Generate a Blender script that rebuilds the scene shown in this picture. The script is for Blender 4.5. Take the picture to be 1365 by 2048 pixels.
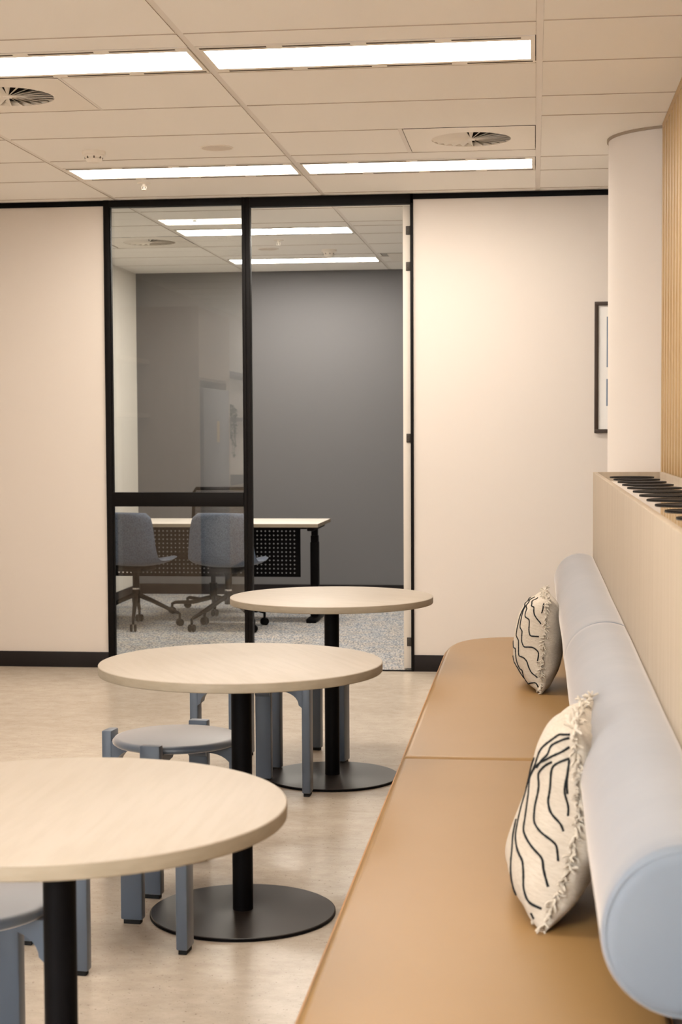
import bpy, bmesh, math, random
from mathutils import Matrix, Vector
random.seed(7)
S = bpy.context.scene
for o in list(bpy.data.objects): bpy.data.objects.remove(o)
C = S.collection
PI = math.pi

# ------------------------------------------------------------ camera
F_PX, YAW, PITCH, ROLL, ZC = 3206.9, 0.1203, 0.05, -0.005, 1.366
def cam_vec(a, b, w):
    c, s = math.cos(ROLL), math.sin(ROLL); x = c*a - s*b; u = s*a + c*b
    c, s = math.cos(PITCH), math.sin(PITCH); y = c*w + s*u; z = -s*w + c*u
    c, s = math.cos(YAW), math.sin(YAW); return Vector((c*x - s*y, s*x + c*y, z))
r_, u_, f_ = cam_vec(1, 0, 0), cam_vec(0, 1, 0), cam_vec(0, 0, 1)
cam = bpy.data.cameras.new('camera'); co = bpy.data.objects.new('camera', cam); C.objects.link(co)
M = Matrix((r_, u_, -f_)).transposed().to_4x4(); M.translation = (0, 0, ZC); co.matrix_world = M
cam.sensor_fit = 'VERTICAL'; cam.sensor_height = 36.0; cam.lens = F_PX/2048*36
cam.clip_start = 0.05; cam.clip_end = 60
cam.dof.use_dof = True; cam.dof.focus_distance = 5.9; cam.dof.aperture_fstop = 7.5
S.camera = co

# ------------------------------------------------------------ world, exposure
w = bpy.data.worlds.new('sky'); S.world = w; w.use_nodes = True
w.node_tree.nodes['Background'].inputs[0].default_value = (0.86, 0.93, 1.0, 1)
w.node_tree.nodes['Background'].inputs[1].default_value = 7.0
S.view_settings.view_transform = 'Standard'; S.view_settings.look = 'None'
S.view_settings.gamma = 1; S.view_settings.use_curve_mapping = False
S.view_settings.exposure = 1.32
LAMP_COL = (1.0, 0.915, 0.82, 1); LAMP_E = 9.8
OFFICE_COL = (1.0, 0.92, 0.82, 1); OFFICE_E = 15.5

# ------------------------------------------------------------ materials
def mat(name, col, rough=0.6, spec=0.5, metal=0.0, sheen=0.0, coat=0.0, bump=None, var=None, stretch=(1, 1, 1), emit=None):
    """bump=(scale,strength,distance)  var=(scale,colour2,lo,hi)"""
    m = bpy.data.materials.new(name); m.use_nodes = True; nt = m.node_tree; N = nt.nodes; L = nt.links
    p = N['Principled BSDF']; p.inputs['Base Color'].default_value = (*col, 1)
    p.inputs['Roughness'].default_value = rough; p.inputs['Specular IOR Level'].default_value = spec
    p.inputs['Metallic'].default_value = metal; p.inputs['Sheen Weight'].default_value = sheen
    p.inputs['Sheen Roughness'].default_value = 0.4; p.inputs['Sheen Tint'].default_value = (1, 0.89, 0.79, 1); p.inputs['Coat Weight'].default_value = coat
    tc = N.new('ShaderNodeTexCoord'); mp = N.new('ShaderNodeMapping'); mp.inputs['Scale'].default_value = stretch
    L.new(tc.outputs['Object'], mp.inputs['Vector'])
    if var:
        n = N.new('ShaderNodeTexNoise'); n.inputs['Scale'].default_value = var[0]; n.inputs['Detail'].default_value = 5
        L.new(mp.outputs[0], n.inputs['Vector'])
        r = N.new('ShaderNodeMapRange'); r.inputs['From Min'].default_value = var[2]; r.inputs['From Max'].default_value = var[3]
        L.new(n.outputs['Fac'], r.inputs['Value'])
        x = N.new('ShaderNodeMix'); x.data_type = 'RGBA'; x.inputs[6].default_value = (*col, 1); x.inputs[7].default_value = (*var[1], 1)
        L.new(r.outputs[0], x.inputs[0]); L.new(x.outputs[2], p.inputs['Base Color'])
    if bump:
        n = N.new('ShaderNodeTexNoise'); n.inputs['Scale'].default_value = bump[0]; n.inputs['Detail'].default_value = 3
        L.new(mp.outputs[0], n.inputs['Vector'])
        b = N.new('ShaderNodeBump'); b.inputs['Strength'].default_value = bump[1]; b.inputs['Distance'].default_value = bump[2]
        L.new(n.outputs['Fac'], b.inputs['Height']); L.new(b.outputs[0], p.inputs['Normal'])
    if emit:
        p.inputs['Emission Color'].default_value = emit[0]; p.inputs['Emission Strength'].default_value = emit[1]
    return m

WALL = mat('cream_wall_paint', (0.735, 0.672, 0.61), 0.85, 0.2, bump=(180, 0.05, 0.001))
CEIL = mat('ceiling_tile_board', (0.96, 0.925, 0.87), 0.9, 0.1, bump=(400, 0.08, 0.0005))
RAIL = mat('white_ceiling_rail', (0.86, 0.80, 0.73), 0.4, 0.3)
WHITE = mat('white_enamel', (0.92, 0.86, 0.77), 0.45, 0.4)
GAP = mat('dark_slot', (0.10, 0.075, 0.055), 0.8, 0.1)
DUCT = mat('duct_black', (0.02, 0.016, 0.013), 0.8, 0.1)
BLACK = mat('black_powder_coat', (0.004, 0.0035, 0.004), 0.5, 0.06)
BASEM = mat('black_base_plate', (0.022, 0.016, 0.013), 0.36, 0.6)
FRAMEB = mat('black_window_frame', (0.005, 0.004, 0.004), 0.5, 0.12)
BLACKB = mat('black_skirting', (0.012, 0.009, 0.009), 0.55, 0.25)
MAPLE = mat('pale_maple_laminate', (0.395, 0.34, 0.275), 0.45, 0.3, var=(9, (0.373, 0.318, 0.252), 0.42, 0.62), stretch=(6, 0.6, 1))
EDGE = mat('maple_edge_band', (0.30, 0.25, 0.185), 0.5, 0.3, var=(20, (0.275, 0.228, 0.166), 0.4, 0.6), stretch=(1, 1, 4))
LEATHER = mat('tan_leather', (0.30, 0.172, 0.063), 0.42, 0.4, bump=(260, 0.12, 0.001), var=(2.5, (0.285, 0.162, 0.057), 0.35, 0.65))
PIPING = mat('tan_piping', (0.42, 0.20, 0.06), 0.5, 0.3)
FELT = mat('pale_blue_fabric', (0.18, 0.205, 0.243), 0.95, 0.1, sheen=0.62, bump=(5, 0.12, 0.01), var=(3.5, (0.20, 0.223, 0.26), 0.4, 0.65))
GREYBLUE = mat('blue_grey_lacquer', (0.088, 0.115, 0.155), 0.40, 0.8, sheen=0.9)
LEGBLUE = mat('blue_grey_leg_lacquer', (0.080, 0.103, 0.140), 0.42, 0.5, sheen=0.25)
FOOT = mat('black_rubber', (0.01, 0.01, 0.01), 0.7, 0.2)
PLANTER = mat('oak_laminate', (0.44, 0.36, 0.27), 0.55, 0.3, var=(6, (0.40, 0.32, 0.235), 0.4, 0.62), stretch=(5, 5, 0.35))
PLID = mat('glossy_planter_lid', (0.46, 0.38, 0.29), 0.06, 0.9, coat=0.6)
OAK = mat('oak_slat_wood', (0.56, 0.39, 0.205), 0.5, 0.3, var=(5, (0.45, 0.285, 0.125), 0.4, 0.62), stretch=(14, 14, 0.6))
OAKB = mat('oak_backing_shaded', (0.13, 0.07, 0.02), 0.7, 0.2)  # darkened to put the shade between the slats into the colour
LINEN = mat('cream_linen', (0.56, 0.495, 0.41), 0.95, 0.1, sheen=0.2, bump=(120, 0.5, 0.003), stretch=(1, 1, 5), var=(60, (0.49, 0.425, 0.34), 0.4, 0.7))
FRINGE = mat('cream_cotton_fringe', (0.60, 0.535, 0.445), 0.95, 0.1)
YARN = mat('charcoal_yarn', (0.018, 0.02, 0.022), 0.95, 0.1)
DARKWALL = mat('charcoal_wall_paint', (0.158, 0.158, 0.163), 0.7, 0.3)
OFFWALL = mat('office_white_paint', (0.86, 0.82, 0.75), 0.85, 0.2)
SHELL = mat('blue_grey_wool', (0.14, 0.175, 0.24), 0.95, 0.1, sheen=0.25, bump=(300, 0.3, 0.002), var=(160, (0.08, 0.10, 0.14), 0.42, 0.62))
CHROME = mat('bright_metal', (0.7, 0.68, 0.66), 0.25, 0.5, metal=1)
DESKTOP = mat('white_desk_laminate', (0.80, 0.74, 0.67), 0.4, 0.35)
JAMB = mat('cream_door_edge', (0.74, 0.68, 0.60), 0.5, 0.3)
HINGE = mat('dark_bronze_hinge', (0.05, 0.042, 0.035), 0.45, 0.4, metal=0.5)
FRAMEW = mat('dark_brown_frame', (0.045, 0.028, 0.02), 0.5, 0.3)
PAPER = mat('white_paper_mount', (0.90, 0.88, 0.85), 0.8, 0.1)
INK = mat('slate_blue_print', (0.16, 0.22, 0.31), 0.8, 0.1)
KITCH = mat('taupe_laminate', (0.64, 0.53, 0.43), 0.6, 0.3, var=(6, (0.58, 0.47, 0.37), 0.4, 0.6), stretch=(5, 5, 0.4))
FRIDGE = mat('dark_steel', (0.13, 0.13, 0.15), 0.35, 0.5, metal=0.6)
LEAFM = mat('green_leaf', (0.05, 0.09, 0.035), 0.6, 0.3)
LAMPM = mat('lit_diffuser', (0.9, 0.88, 0.84), 0.5, 0.2, emit=(LAMP_COL, LAMP_E))
LAMPO = mat('lit_office_diffuser', (0.9, 0.88, 0.84), 0.5, 0.2, emit=(OFFICE_COL, OFFICE_E))

def concrete():
    m = mat('polished_concrete', (0.46, 0.365, 0.275), 0.2, 0.5); nt = m.node_tree; N = nt.nodes; L = nt.links; p = N['Principled BSDF']
    tc = N.new('ShaderNodeTexCoord')
    def noise(sc, det, st=(1, 1, 1), rough=0.55):
        mp = N.new('ShaderNodeMapping'); mp.inputs['Scale'].default_value = st; mp.inputs['Location'].default_value = (3.3, 1.7, 0.37); L.new(tc.outputs['Object'], mp.inputs[0])
        n = N.new('ShaderNodeTexNoise'); n.inputs['Scale'].default_value = sc; n.inputs['Detail'].default_value = det
        n.inputs['Roughness'].default_value = rough; L.new(mp.outputs[0], n.inputs['Vector']); return n
    def ramp(n, a, ca, b, cb):
        r = N.new('ShaderNodeValToRGB'); e = r.color_ramp.elements
        e[0].position = a; e[0].color = (*ca, 1); e[1].position = b; e[1].color = (*cb, 1)
        L.new(n.outputs['Fac'], r.inputs[0]); return r
    a = ramp(noise(0.9, 4, (1, 1.6, 1), 0.5), 0.30, (0.56, 0.48, 0.39), 0.72, (0.68, 0.60, 0.50))
    b = ramp(noise(11, 8, (0.8, 1.2, 1), 0.82), 0.30, (0.68, 0.645, 0.61), 0.68, (1, 1, 1))
    d = ramp(noise(120, 2), 0.26, (0.4, 0.36, 0.33), 0.33, (1, 1, 1))
    x = N.new('ShaderNodeMix'); x.data_type = 'RGBA'; x.blend_type = 'MULTIPLY'; x.inputs[0].default_value = 0.75
    L.new(a.outputs[0], x.inputs[6]); L.new(b.outputs[0], x.inputs[7])
    y = N.new('ShaderNodeMix'); y.data_type = 'RGBA'; y.blend_type = 'MULTIPLY'; y.inputs[0].default_value = 0.8
    L.new(x.outputs[2], y.inputs[6]); L.new(d.outputs[0], y.inputs[7]); L.new(y.outputs[2], p.inputs['Base Color'])
    rr = N.new('ShaderNodeMapRange'); rr.inputs['To Min'].default_value = 0.26; rr.inputs['To Max'].default_value = 0.26
    L.new(noise(4, 5).outputs['Fac'], rr.inputs[0]); L.new(rr.outputs[0], p.inputs['Roughness'])
    bp = N.new('ShaderNodeBump'); bp.inputs['Strength'].default_value = 0.03; bp.inputs['Distance'].default_value = 0.002
    L.new(noise(6, 0, (0.6, 4, 1)).outputs['Fac'], bp.inputs['Height']); L.new(bp.outputs[0], p.inputs['Normal'])
    return m
CONC = concrete()
def carpet():
    m = mat('flecked_loop_carpet', (0.3, 0.3, 0.3), 0.95, 0.1, sheen=0.1); nt = m.node_tree; N = nt.nodes; L = nt.links; p = N['Principled BSDF']
    tc = N.new('ShaderNodeTexCoord')
    def noise(sc, st):
        mp = N.new('ShaderNodeMapping'); mp.inputs['Scale'].default_value = st; L.new(tc.outputs['Object'], mp.inputs[0])
        n = N.new('ShaderNodeTexNoise'); n.inputs['Scale'].default_value = sc; n.inputs['Detail'].default_value = 3; L.new(mp.outputs[0], n.inputs['Vector']); return n
    r = N.new('ShaderNodeValToRGB'); r.color_ramp.interpolation = 'LINEAR'; e = r.color_ramp.elements
    e[0].position = 0.36; e[0].color = (0.13, 0.15, 0.18, 1); e[1].position = 0.64; e[1].color = (0.68, 0.64, 0.58, 1)
    k = e.new(0.46); k.color = (0.32, 0.345, 0.385, 1); k = e.new(0.54); k.color = (0.47, 0.455, 0.43, 1)
    L.new(noise(95, (1, 0.5, 1)).outputs['Fac'], r.inputs[0])
    b = N.new('ShaderNodeValToRGB'); e = b.color_ramp.elements; e[0].position = 0.4; e[0].color = (0.93, 0.97, 1.03, 1); e[1].position = 0.6; e[1].color = (1.05, 1, 0.95, 1)
    L.new(noise(7, (1, 1, 1)).outputs['Fac'], b.inputs[0])
    x = N.new('ShaderNodeMix'); x.data_type = 'RGBA'; x.blend_type = 'MULTIPLY'; x.inputs[0].default_value = 1
    L.new(r.outputs[0], x.inputs[6]); L.new(b.outputs[0], x.inputs[7]); L.new(x.outputs[2], p.inputs['Base Color'])
    bp = N.new('ShaderNodeBump'); bp.inputs['Strength'].default_value = 0.5; bp.inputs['Distance'].default_value = 0.004
    L.new(noise(160, (1, 1, 1)).outputs['Fac'], bp.inputs['Height']); L.new(bp.outputs[0], p.inputs['Normal'])
    return m
CARPET = carpet()
def glass():
    m = bpy.data.materials.new('clear_glass'); m.use_nodes = True; nt = m.node_tree; N = nt.nodes; L = nt.links
    N.remove(N['Principled BSDF']); o = N['Material Output']
    t = N.new('ShaderNodeBsdfTransparent'); t.inputs[0].default_value = (0.955, 0.965, 0.96, 1)
    g = N.new('ShaderNodeBsdfGlossy'); g.inputs['Roughness'].default_value = 0.0
    fr = N.new('ShaderNodeFresnel'); fr.inputs[0].default_value = 1.68
    mx = N.new('ShaderNodeMixShader'); L.new(fr.outputs[0], mx.inputs[0]); L.new(t.outputs[0], mx.inputs[1]); L.new(g.outputs[0], mx.inputs[2])
    L.new(mx.outputs[0], o.inputs[0]); return m
GLASS = glass()

# ------------------------------------------------------------ mesh helpers
class MB:
    def __init__(s): s.v = []; s.f = []
    def add(s, vs, fs):
        k = len(s.v); s.v += [tuple(p) for p in vs]; s.f += [tuple(i+k for i in q) for q in fs]; return s
    def box(s, x0, x1, y0, y1, z0, z1, b=0):
        if b <= 0:
            return s.add([(x, y, z) for x in (x0, x1) for y in (y0, y1) for z in (z0, z1)],
                         [(0, 1, 3, 2), (4, 6, 7, 5), (0, 4, 5, 1), (2, 3, 7, 6), (0, 2, 6, 4), (1, 5, 7, 3)])
        bm = bmesh.new(); bmesh.ops.create_cube(bm, size=1)
        for q in bm.verts: q.co = ((x0+x1)/2+q.co.x*(x1-x0), (y0+y1)/2+q.co.y*(y1-y0), (z0+z1)/2+q.co.z*(z1-z0))
        bmesh.ops.bevel(bm, geom=bm.edges[:], offset=b, segments=2, affect='EDGES', profile=0.5)
        return s.bm(bm)
    def bm(s, bm, mtx=None):
        bm.verts.index_update()
        vs = [(mtx @ q.co if mtx else q.co)[:] for q in bm.verts]; fs = [[q.index for q in f.verts] for f in bm.faces]; bm.free(); return s.add(vs, fs)
    def lathe(s, prof, seg=32, c=(0, 0, 0)):
        n = len(prof); vs = []; fs = []
        for i in range(seg):
            a = 2*PI*i/seg
            for r, z in prof: vs.append((c[0]+r*math.cos(a), c[1]+r*math.sin(a), c[2]+z))
        for i in range(seg):
            j = (i+1) % seg
            for k in range(n-1): fs.append((i*n+k, j*n+k, j*n+k+1, i*n+k+1))
        if prof[0][0] > 1e-6: fs.append(tuple(i*n for i in range(seg))[::-1])
        if prof[-1][0] > 1e-6: fs.append(tuple(i*n+n-1 for i in range(seg)))
        return s.add(vs, fs)
    def tube(s, pts, r, seg=8, cap=True, flat=1.0):
        P = [Vector(p) for p in pts]; n = len(P); vs = []; fs = []
        R = r if isinstance(r, (list, tuple)) else [r]*n
        up = None
        for i, p in enumerate(P):
            t = (P[min(i+1, n-1)]-P[max(i-1, 0)])
            t = t.normalized() if t.length > 1e-9 else Vector((0, 0, 1))
            if up is None: up = Vector((0, 0, 1)) if abs(t.z) < 0.9 else Vector((0, 1, 0))
            x = t.cross(up)
            if x.length < 1e-6: x = t.cross(Vector((1, 0, 0)))
            x.normalize(); y = x.cross(t).normalized(); up = y
            for k in range(seg):
                a = 2*PI*k/seg; vs.append(p + x*math.cos(a)*R[i] + y*math.sin(a)*R[i]*flat)
        for i in range(n-1):
            for k in range(seg):
                l = (k+1) % seg; fs.append((i*seg+k, i*seg+l, (i+1)*seg+l, (i+1)*seg+k))
        if cap: fs.append(tuple(range(seg))[::-1]); fs.append(tuple((n-1)*seg+k for k in range(seg)))
        return s.add(vs, fs)
    def prism(s, poly, ax, a0, a1):
        """poly in the two other axes, extruded along ax"""
        n = len(poly)
        def mk(p, t): return {'x': (t, p[0], p[1]), 'y': (p[0], t, p[1]), 'z': (p[0], p[1], t)}[ax]
        vs = [mk(p, a0) for p in poly]+[mk(p, a1) for p in poly]
        fs = [tuple(range(n))[::-1], tuple(range(n, 2*n))]+[(i, (i+1) % n, n+(i+1) % n, n+i) for i in range(n)]
        return s.add(vs, fs)
    def slab(s, out, z0, z1, r, steps=4, rb=None):
        """convex-ish outline (ccw) with rounded top and bottom edge"""
        rb = r if rb is None else rb; n = len(out); rings = []
        nr = []
        for i in range(n):
            a, b, c = Vector(out[i-1]), Vector(out[i]), Vector(out[(i+1) % n])
            d1 = (b-a).normalized(); d2 = (c-b).normalized(); n1 = Vector((-d1.y, d1.x)); n2 = Vector((-d2.y, d2.x)); m = (n1+n2)
            m = m/max(m.length_squared, 1e-9)*2 if m.length > 1e-6 else n1
            nr.append(m)
        for k in range(steps+1):
            a = k/steps*PI/2; rings.append((rb*(1-math.sin(a)), z0+rb*(1-math.cos(a))))
        for k in range(steps+1):
            a = k/steps*PI/2; rings.append((r*(1-math.cos(a)), z1-r*(1-math.sin(a))))
        vs = []
        for d, z in rings: vs += [(out[i][0]+nr[i].x*d, out[i][1]+nr[i].y*d, z) for i in range(n)]
        fs = []
        for k in range(len(rings)-1):
            for i in range(n): j = (i+1) % n; fs.append((k*n+i, k*n+j, (k+1)*n+j, (k+1)*n+i))
        fs.append(tuple(range(n))[::-1]); m = (len(rings)-1)*n; fs.append(tuple(m+i for i in range(n)))
        return s.add(vs, fs)
    def build(s, name, m, parent=None, smooth=True, angle=35):
        me = bpy.data.meshes.new(name); me.from_pydata(s.v, [], s.f)
        bm = bmesh.new(); bm.from_mesh(me); bmesh.ops.recalc_face_normals(bm, faces=bm.faces[:]); bm.to_mesh(me); bm.free()
        me.materials.append(m)
        if smooth: me.shade_smooth(); me.set_sharp_from_angle(angle=math.radians(angle))
        o = bpy.data.objects.new(name, me); C.objects.link(o)
        if parent: o.parent = parent
        return o
def thing(name, label, cat, loc=(0, 0, 0), rz=0, group=None):
    o = bpy.data.objects.new(name, None); C.objects.link(o); o.location = loc; o.rotation_euler = (0, 0, rz)
    o.empty_display_size = 0.1; o['label'] = label; o['category'] = cat
    if group: o['group'] = group
    return o
def struct(o, label=None):
    o['kind'] = 'structure'
    if label: o['label'] = label
    return o
def sgroup(name, label=None):
    o = bpy.data.objects.new(name, None); C.objects.link(o); return struct(o, label)
def dup(root, label, loc=None, rz=None):
    def cp(o, par):
        c = o.copy(); C.objects.link(c); c.parent = par
        for ch in list(o.children): cp(ch, c)
        return c
    r = cp(root, None); r['label'] = label
    if loc is not None: r.location = loc
    if rz is not None: r.rotation_euler = (0, 0, rz)
    return r
def share(src, name, parent, loc):
    o = bpy.data.objects.new(name, src.data); C.objects.link(o); o.parent = parent; o.location = loc; return o

# ------------------------------------------------------------ room shell
YW, YW2, YB, H = 9.07, 9.17, 13.25, 2.70
XL, XR2, YN = -3.40, 2.20, -4.0
def B(name, m, *a, parent=None, b=0):
    return MB().box(*a, b=b).build(name, m, parent, smooth=b > 0)
struct(B('floor', CONC, XL-0.1, XR2+0.1, YN-0.1, YW, -0.1, 0), 'polished mottled beige concrete floor')
struct(B('floor_office', CARPET, XL-0.1, 1.3, YW, YB+0.1, -0.1, 0.003), 'flecked blue grey and cream loop carpet beyond the doorway')
struct(B('trim_1', BLACK, -1.611, -0.696, YW-0.012, YW+0.012, 0.0005, 0.006), 'thin dark floor strip across the doorway')
struct(B('wall_front', WALL, XL, -2.464, YW, YW2, 0, H+0.03), 'cream wall left of the glazing')
struct(B('wall_front.001', WALL, -0.679, XR2, YW, YW2, 0, H+0.03), 'cream wall right of the doorway')
wl = sgroup('wall_left', 'cream side wall of the break-out room with an added wide window behind the camera, off to the left')
B('wall_panel', WALL, XL-0.1, XL, -0.75, YB, 0, H+0.03, parent=wl); B('wall_panel', WALL, XL-0.1, XL, YN, -3.8, 0, H, parent=wl)
B('wall_panel', WALL, XL-0.1, XL, -3.8, -0.75, 0, 0.25, parent=wl); B('wall_panel', WALL, XL-0.1, XL, -3.8, -0.75, 2.62, H, parent=wl)
w2 = sgroup('added_window', 'unseen wide window added in the left wall behind the camera for more daylight')  # unseen window, added to lift the daylight on ceiling and walls
for y in (-3.8, -2.67, -1.72, -0.79): B('frame_bar', BLACK, XL-0.07, XL-0.02, y, y+0.04, 0.25, 2.62, parent=w2)
struct(B('wall_right', WALL, 0.60, 0.70, YN, 7.17, 0, H+0.03), 'wall behind the timber slats')
struct(B('wall_right.001', WALL, XR2, XR2+0.1, 7.1, YW, 0, H+0.03), 'wall at the end of the recess behind the column')
struct(B('wall_right.002', WALL, 0.70, XR2+0.1, 7.0, 7.1, 0, H+0.03))
struct(B('wall_back', WALL, XL, 0.7, YN-0.1, YN, 0, H+0.03), 'wall behind the camera')
# office shell
struct(B('wall_office_back', DARKWALL, XL, 1.3, YB, YB+0.1, 0, H+0.03), 'charcoal rear wall of the office')
struct(B('wall_office_left', OFFWALL, XL, -3.33, YW2, YB, 0, H+0.03), 'pale side wall of the office')
struct(B('wall_office_right', OFFWALL, 1.2, 1.3, YW2, YB, 0, H+0.03))
struct(B('baseboard_office', BLACKB, -3.33, 1.2, YB-0.012, YB, 0.003, 0.09))
struct(B('baseboard_office.001', BLACKB, -3.33, -3.318, YW2, YB-0.012, 0.003, 0.09))
struct(B('baseboard_front', BLACKB, XL, -2.464, YW-0.012, YW, 0, 0.09, b=0.002), 'black skirting under the left cream wall')
struct(B('baseboard_front.001', BLACKB, -0.679, XR2, YW-0.012, YW, 0, 0.094, b=0.002), 'black skirting under the right cream wall')
struct(B('trim_2', BLACK, XL, -2.464, YW-0.010, YW, 2.668, 2.698, b=0.001), 'black strip between the left cream wall and the ceiling')
struct(B('trim_3', BLACK, -0.679, XR2, YW-0.010, YW, 2.668, 2.698, b=0.001), 'black strip between the right cream wall and the ceiling')

# glazed screen
wn = sgroup('window_1', 'black framed full-height glazed screen with a mid rail')
B('side_post', FRAMEB, -2.464, -2.430, YW-0.015, YW+0.05, 0, 2.70, parent=wn, b=0.002)
B('bead', FRAMEB, -2.430, -2.424, YW-0.005, YW+0.02, 0.05, 2.660, parent=wn)
B('mullion', FRAMEB, -1.657, -1.637, YW-0.015, YW+0.05, 0, 2.70, parent=wn, b=0.002)
B('head', FRAMEB, -2.430, -1.657, YW-0.015, YW+0.05, 2.661, 2.698, parent=wn, b=0.002)
B('mid_rail', FRAMEB, -2.430, -1.657, YW-0.02, YW+0.03, 0.94, 1.021, parent=wn, b=0.002)
B('bottom_rail', FRAMEB, -2.430, -1.657, YW-0.012, YW+0.05, 0.004, 0.045, parent=wn, b=0.002)
MB().box(-2.430, -1.657, YW+0.036, YW+0.044, 0.045, 2.661).build('pane', GLASS, wn, smooth=False)
# door
dr = sgroup('door_1', 'open doorway with black frame and cream door leaf swung into the office')
B('frame_post', FRAMEB, -1.636, -1.611, YW-0.015, YW+0.05, 0, 2.70, parent=dr, b=0.002)
B('frame_head', FRAMEB, -1.611, -0.679, YW-0.015, YW+0.05, 2.645, 2.698, parent=dr, b=0.002)
B('frame_post', FRAMEB, -0.696, -0.679, YW-0.015, YW+0.05, 0, 2.698, parent=dr, b=0.002)
leaf = B('door_leaf', JAMB, -0.741, -0.6975, YW+0.03, YW+0.93, 0.012, 2.635, parent=dr, b=0.0015)
for z in (2.474, 2.272, 1.303, 0.14):
    h = MB().box(-0.723, -0.697, YW+0.024, YW+0.0295, z, z+0.05, b=0.002).build('hinge', HINGE, leaf)
    k = MB()
    for dz in (0.01, 0.025, 0.04): k.lathe([(0, 0), (0.003, 0), (0.003, 0.0015)], 8, (0, 0, 0))
    k.v = [(p[0]-0.714, YW+0.024-p[2], p[1]+z+0.01+0.015*(i//24)) for i, p in enumerate(k.v)]
    k.build('screws', GAP, leaf)
    MB().tube([(-0.697, YW+0.022, z), (-0.697, YW+0.022, z+0.05)], 0.005, 8).build('hinge_knuckle', HINGE, leaf)

# column
cp = MB().lathe([(0.343, 0), (0.343, H-0.012)], 96, (0.68, 7.545, 0)).build('column', WALL); struct(cp, 'cream round structural column')
MB().lathe([(0.343, H-0.012), (0.350, H-0.012), (0.350, H-0.0002), (0.343, H-0.0002)], 96, (0.68, 7.545, 0)).build('collar_shadow', mat('shadow_ring', (0.36, 0.29, 0.22), 0.8), cp)  # darker tan ring paints the thin shadow line at the column head

# ------------------------------------------------------------ ceiling
ce = sgroup('ceiling', 'suspended tile ceiling with white rails')
B('ceiling_slab', GAP, XL-0.1, XR2+0.1, YN-0.1, YB+0.1, H+0.03, H+0.2, parent=ce)
T2 = -1.184
bays = [(XL, T2-2.4, 'L'), (T2-2.4, T2-1.2, 'L'), (T2-1.2, T2, 'M'), (T2, T2+1.2, 'M'), (T2+1.2, T2+2.4, 'R'), (T2+2.4, XR2, 'R')]
rowsM = [-4.0, -3.66, -3.06, -2.46, -1.86, -1.665, -1.27, -0.66, -0.06, 0.54, 0.735, 1.13, 1.74, 2.34, 2.94, 3.135, 3.53, 4.14, 4.74, 5.34, 5.53, 5.93, 6.54, 7.14, 7.74, 7.95, 8.345, 8.965, YW]
lampM = {(-1.665, -1.27), (0.735, 1.13), (3.135, 3.53), (5.53, 5.93), (7.95, 8.345)}
rowsL = [-4.0+0.6*k for k in range(17)]; rowsL = [5.34-0.6*k for k in range(15, 0, -1)] + [5.34, 5.93, 6.54, 7.14, 7.74, 8.345, 8.965, YW]
rowsR = [5.33-0.6*k for k in range(15, 0, -1)] + [5.33, 5.92, 6.52, 6.923, 7.949, 8.357, 8.965, YW]
offM = [YW, 9.57, 10.2, 10.42, 10.83, 11.42, 12.04, 12.26, 12.66, YB]; lampO = {(10.42, 10.83), (12.26, 12.66)}
offL = [YW, 9.57, 10.2, 10.79, 11.42, 12.04, 12.62, YB]
EDGEM = mat('tile_cut_edge_shade', (0.50, 0.42, 0.34), 0.9, 0.05)  # brown cut edge, also standing in for the shadow line at tile joints
def tile(x0, x1, y0, y1, m=CEIL, name='ceiling_tile'):
    g = 0.0095; q = 0.0004
    mb = MB().box(x0+q, x1-q, y0+g, y1-g, H, H+0.014)
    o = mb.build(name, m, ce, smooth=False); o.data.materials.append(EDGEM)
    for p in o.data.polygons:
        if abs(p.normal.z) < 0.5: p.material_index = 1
    if y0 > YN+0.01 and abs(y0-YW) > 0.01: B('cross_rail', RAIL, x0, x1, y0-0.012, y0+0.012, H+0.0028, H+0.02, parent=ce)
    return o
RW = 0.012
VENTS = {}; LAMPS = []
skip = {(2, 5.93): 'v', (3, 7.14): 'v', (1, 10.79): 'v', (3, 12.04): 'r'}
for bi, (x0, x1, t) in enumerate(bays):
    a, b = x0+(RW if x0 > XL else 0), x1-(RW if x1 < XR2 else 0)
    rows = {'M': rowsM, 'L': rowsL, 'R': rowsR}[t]
    for y0, y1 in zip(rows[:-1], rows[1:]):
        if y0 < YN-1e-6: continue
        if t == 'M' and (y0, y1) in lampM: LAMPS.append((a, b, y0, y1, bi, 'room')); continue
        if (bi, y0) == (2, 5.93): tile(x0+0.6+RW, b, y0, y1); VENTS['a'] = (a, x0+0.6, y0, y1); B('cross_rail', RAIL, x0+0.6, x0+0.6+RW, y0, y1, H-0.0005, H+0.02, parent=ce); continue
        if (bi, y0) == (3, 7.14): tile(a, x0+0.582, y0, y1); VENTS['b'] = (x0+0.6, b, y0, y1); B('cross_rail', RAIL, x0+0.582, x0+0.6, y0, y1, H-0.0005, H+0.02, parent=ce); continue
        tile(a, b, y0, y1)
    rows = {'M': offM, 'L': offL, 'R': offL}[t]
    for y0, y1 in zip(rows[:-1], rows[1:]):
        if x0 > 1.0: continue
        if bi == 2 and (y0, y1) in lampO: LAMPS.append((a, b, y0, y1, bi, 'office')); continue
        if (bi, y0) == (1, 10.79): VENTS['c'] = (x1-0.6, b, y0, y1); tile(a, x1-0.6-RW, y0, y1); continue
        if (bi, y0) == (3, 12.04): tile(a, a+0.02, y0, y1); VENTS['d'] = (a+0.02, a+0.59, y0, 12.62); continue
        tile(a, b, y0, y1)
for x in (T2-2.4, T2-1.2, T2, T2+1.2, T2+2.4):
    B('grid_rail', RAIL, x-RW, x+RW, YN, YW, H+0.0024, H+0.025, parent=ce)
    if x < 1.0: B('grid_rail', RAIL, x-RW, x+RW, YW, YB, H+0.0024, H+0.025, parent=ce)

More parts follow.
